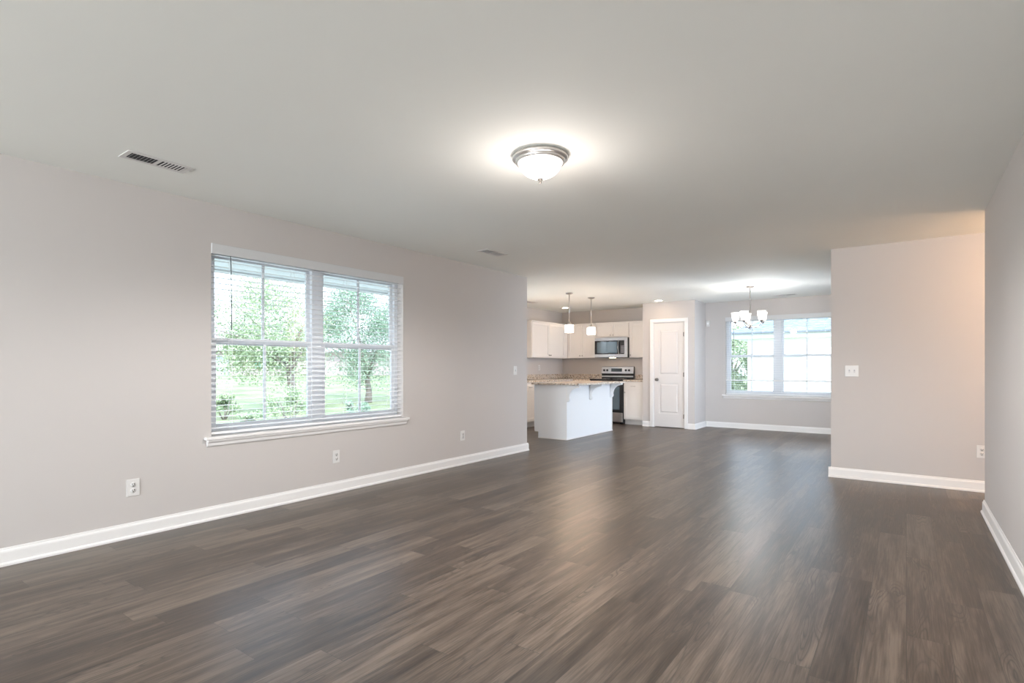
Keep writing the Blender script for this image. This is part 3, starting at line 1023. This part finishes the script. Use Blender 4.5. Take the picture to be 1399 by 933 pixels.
MB().prism([(-0.0005, -0.055), (-0.02, -0.055), (-0.035, -0.03), (-0.035, 0.04), (-0.022, 0.055), (-0.0005, 0.055)], 'X', -0.03, 0.03).build('sensor_case', 'plate', sn)
MB().box((-0.02, -0.037, -0.02), (0.02, -0.035, 0.015)).build('sensor_lens', 'blind', sn)

# ------------------------------------------------------------------ outdoors
def gz(x):
    t = max(0.0, min(1.0, (-x - 13.5) / 22.0))
    return -0.3 + 0.85 * t * t * (3 - 2 * t)


bm = bmesh.new()
xs = [-90 + i * 2.0 for i in range(56)]
ys = [-30 + i * 5.0 for i in range(24)]
vv = [[bm.verts.new((x, y, gz(x))) for y in ys] for x in xs]
for i in range(len(xs) - 1):
    for j in range(len(ys) - 1):
        f = bm.faces.new([vv[i][j], vv[i + 1][j], vv[i + 1][j + 1], vv[i][j + 1]])
        f.smooth = True
m_ = MB()
m_.bm.free()
m_.bm = bm
struct(m_.build('lawn', 'lawn'))
struct(MB().box((-13.2, -10, -0.31), (-8.2, 34, -0.27)).build('driveway', 'concrete'))
struct(MB().box((-6.5, -1.5, 2.32), (XL - T - 0.005, 6.1, 2.46)).box((-6.62, -1.5, 2.30), (-6.5, 6.1, 2.47)).build('porch_soffit', 'fascia'))


def leaf_cloud(center, radii, n, size, seed, m, name, parent, hollow=0.35, clumps=9):
    rnd = random.Random(seed)
    bm = bmesh.new()
    cl = []
    for _ in range(clumps):
        while True:
            p = Vector([rnd.uniform(-1, 1) for _ in range(3)])
            if 0.2 < p.length < 0.8:
                break
        cl.append((p, rnd.uniform(0.25, 0.5)))
    for i in range(n):
        c, rr = cl[rnd.randrange(clumps)]
        v = Vector([rnd.gauss(0, 1) for _ in range(3)]).normalized() * rr * rnd.uniform(hollow, 1) + c
        p = Vector((center[0] + v.x * radii[0], center[1] + v.y * radii[1], center[2] + v.z * radii[2]))
        nrm = Vector([rnd.gauss(0, 1) for _ in range(3)]).normalized()
        u = nrm.orthogonal().normalized()
        w2 = nrm.cross(u)
        a = rnd.uniform(0, 2 * PI)
        d1 = (u * math.cos(a) + w2 * math.sin(a)) * size * rnd.uniform(0.7, 1.3)
        d2 = (-u * math.sin(a) + w2 * math.cos(a)) * size * 0.45
        q = [bm.verts.new(p - d1), bm.verts.new(p - d2), bm.verts.new(p + d1), bm.verts.new(p + d2)]
        bm.faces.new(q)
    me = bpy.data.meshes.new(name)
    bm.to_mesh(me)
    bm.free()
    me.materials.append(M[m])
    o = bpy.data.objects.new(name, me)
    C.objects.link(o)
    o.parent = parent
    return o


def tree(label, x, y, trunk_h, crown_c, radii, n, size, seed, m, rad=0.13, group=None, clumps=9):
    g0 = gz(x)
    r = thing('garden_tree', label, 'tree', (x, y, g0), 0, group)
    rnd = random.Random(seed + 100)
    t = MB()
    t.tube([(0, 0, -0.05), (0.03, 0.02, trunk_h * 0.4), (-0.05, 0.0, trunk_h * 0.75), (0.02, -0.05, trunk_h)], [rad * 1.3, rad, rad * 0.85, rad * 0.7], 10)
    tr_ = t.build('trunk', 'bark', r)
    for k in range(6):
        a = k * PI / 3 + rnd.uniform(-0.3, 0.3)
        e = Vector((crown_c[0] + radii[0] * 0.75 * math.cos(a), crown_c[1] + radii[1] * 0.75 * math.sin(a), crown_c[2] + radii[2] * rnd.uniform(-0.35, 0.6)))
        s0 = Vector((0.02, -0.05, trunk_h * rnd.uniform(0.82, 0.98)))
        mid = s0.lerp(e, 0.5) + Vector((0, 0, 0.25))
        MB().tube([s0, s0.lerp(mid, 0.5), mid, e], [rad * 0.5, rad * 0.42, rad * 0.3, rad * 0.1], 7).build('branch', 'bark', r)
    leaf_cloud(crown_c, radii, n, size, seed, m, 'crown', r, clumps=clumps)
    return r


def P(px, d):
    u = (px - 699.5) / FPX
    return d * (-math.sin(YAW) + u * math.cos(YAW)), d * (math.cos(YAW) + u * math.sin(YAW))


x, y = P(398, 17)
tree('broad leafy tree with forked trunk outside the double window', x, y, 1.6, (-0.45, -0.6, 2.75), (2.15, 2.15, 1.95), 19000, 0.045, 3, 'leaf', 0.13, None, 34)
x, y = P(503, 21.5)
tree('narrow dense tree outside the far half of the double window', x, y, 1.1, (-0.2, -0.4, 2.75), (1.8, 1.8, 2.3), 22000, 0.045, 11, 'leaf2', 0.12, None, 34)
x, y = P(1000, 24)
tree('dark green tree beside the pale neighbouring house', x, y, 1.1, (0, 0, 1.7), (1.3, 1.3, 1.6), 11000, 0.06, 21, 'leaf', 0.12, None, 12)


def shrub(label, px, d, w, h, seed, m):
    x, y = P(px, d)
    r = thing('garden_shrub', label, 'shrub', (x, y, gz(x)), 0, 'shrubs on the lawn')
    q = MB()
    for k in range(5):
        a = k * 1.257
        q.tube([(0.02 * math.cos(a), 0.02 * math.sin(a), -0.02), (w * 0.2 * math.cos(a), w * 0.2 * math.sin(a), h * 0.35), (w * 0.35 * math.cos(a), w * 0.35 * math.sin(a), h * 0.7)], [0.02, 0.015, 0.006], 6)
    q.build('stems', 'bark', r)
    leaf_cloud((0, 0, h * 0.5), (w * 0.55, w * 0.55, h * 0.5), 2600, 0.035, seed, m, 'foliage', r, 0.2, 8)


shrub('large leafy shrub on the lawn below the broad tree', 396, 14, 1.1, 0.95, 31, 'leaf')
shrub('low shrub on the lawn beside the narrow tree trunk', 487, 15.5, 0.7, 0.6, 32, 'leaf2')
shrub('yellowish shrub at the near edge of the window view', 306, 15, 0.9, 0.75, 33, 'leaf')
shrub('small low shrub between window edge and large shrub', 347, 13, 0.8, 0.4, 34, 'leaf')

# far pink house
x, y = P(400, 40)
ang = math.atan2(y, x) - PI / 2
fh = thing('distant_house', 'pale pink single-storey house beyond the lawn behind the trees', 'house', (x, y, gz(x)), ang)
# local: x to the right as seen, y away
MB().box((-10, 0, -0.3), (12, 8, 1.75)).build('house_wall', 'pinkwall', fh)
rf = MB()
v = [(-10.6, -0.6, 1.75), (12.6, -0.6, 1.75), (12.6, 8.6, 1.75), (-10.6, 8.6, 1.75), (-6.5, 4, 4.0), (8.5, 4, 4.0)]
V = [rf.bm.verts.new(p) for p in v]
for f in ((0, 1, 5, 4), (1, 2, 5), (2, 3, 4, 5), (3, 0, 4), (3, 2, 1, 0)):
    rf.bm.faces.new([V[i] for i in f])
rf.build('house_roof', 'shingle2', fh)
g = MB()
g.box((-6.6, -0.06, 0.0), (-4.2, -0.01, 1.35))
for i in range(1, 4):
    g.box((-6.6, -0.075, i * 0.34 - 0.01), (-4.2, -0.06, i * 0.34 + 0.01))
g.build('garage_door', 'garage', fh)
wn_ = MB().box((-2.1, -0.05, 0.55), (-1.2, -0.01, 1.45)).build('house_window', 'blackglass', fh)
for sx in ((-2.55, -2.15), (-1.15, -0.75)):
    q = MB().box((sx[0], -0.07, 0.5), (sx[1], -0.01, 1.5))
    q.build('shutter', 'shutter', fh)

# neighbouring house beyond the dining window
nh = thing('neighbour_house', 'white sided house with grey hip roof close outside the dining window', 'house', (-4.45, 20.0, -0.42))
MB().box((0, 0, -0.1), (14, 9, 2.72)).build('house_wall', 'siding', nh)
fa = MB()
fa.box((-0.45, -0.45, 2.56), (14.45, 9.45, 2.74))
fa.build('fascia', 'fascia', nh)
rf = MB()
v = [(-0.55, -0.55, 2.75), (14.5, -0.55, 2.75), (14.5, 9.5, 2.75), (-0.55, 9.5, 2.75), (4.5, 4.5, 5.3), (9.5, 4.5, 5.3)]
V = [rf.bm.verts.new(p) for p in v]
for f in ((0, 1, 5, 4), (1, 2, 5), (2, 3, 4, 5), (3, 0, 4), (3, 2, 1, 0)):
    rf.bm.faces.new([V[i] for i in f])
rf.build('house_roof', 'shingle', nh)
M['gutter'] = mat('dark_gutter', (0.16, 0.18, 0.21), 0.5)
MB().box((-0.6, -0.64, 2.70), (14.5, -0.56, 2.77), 0.01).build('gutter', 'gutter', nh)
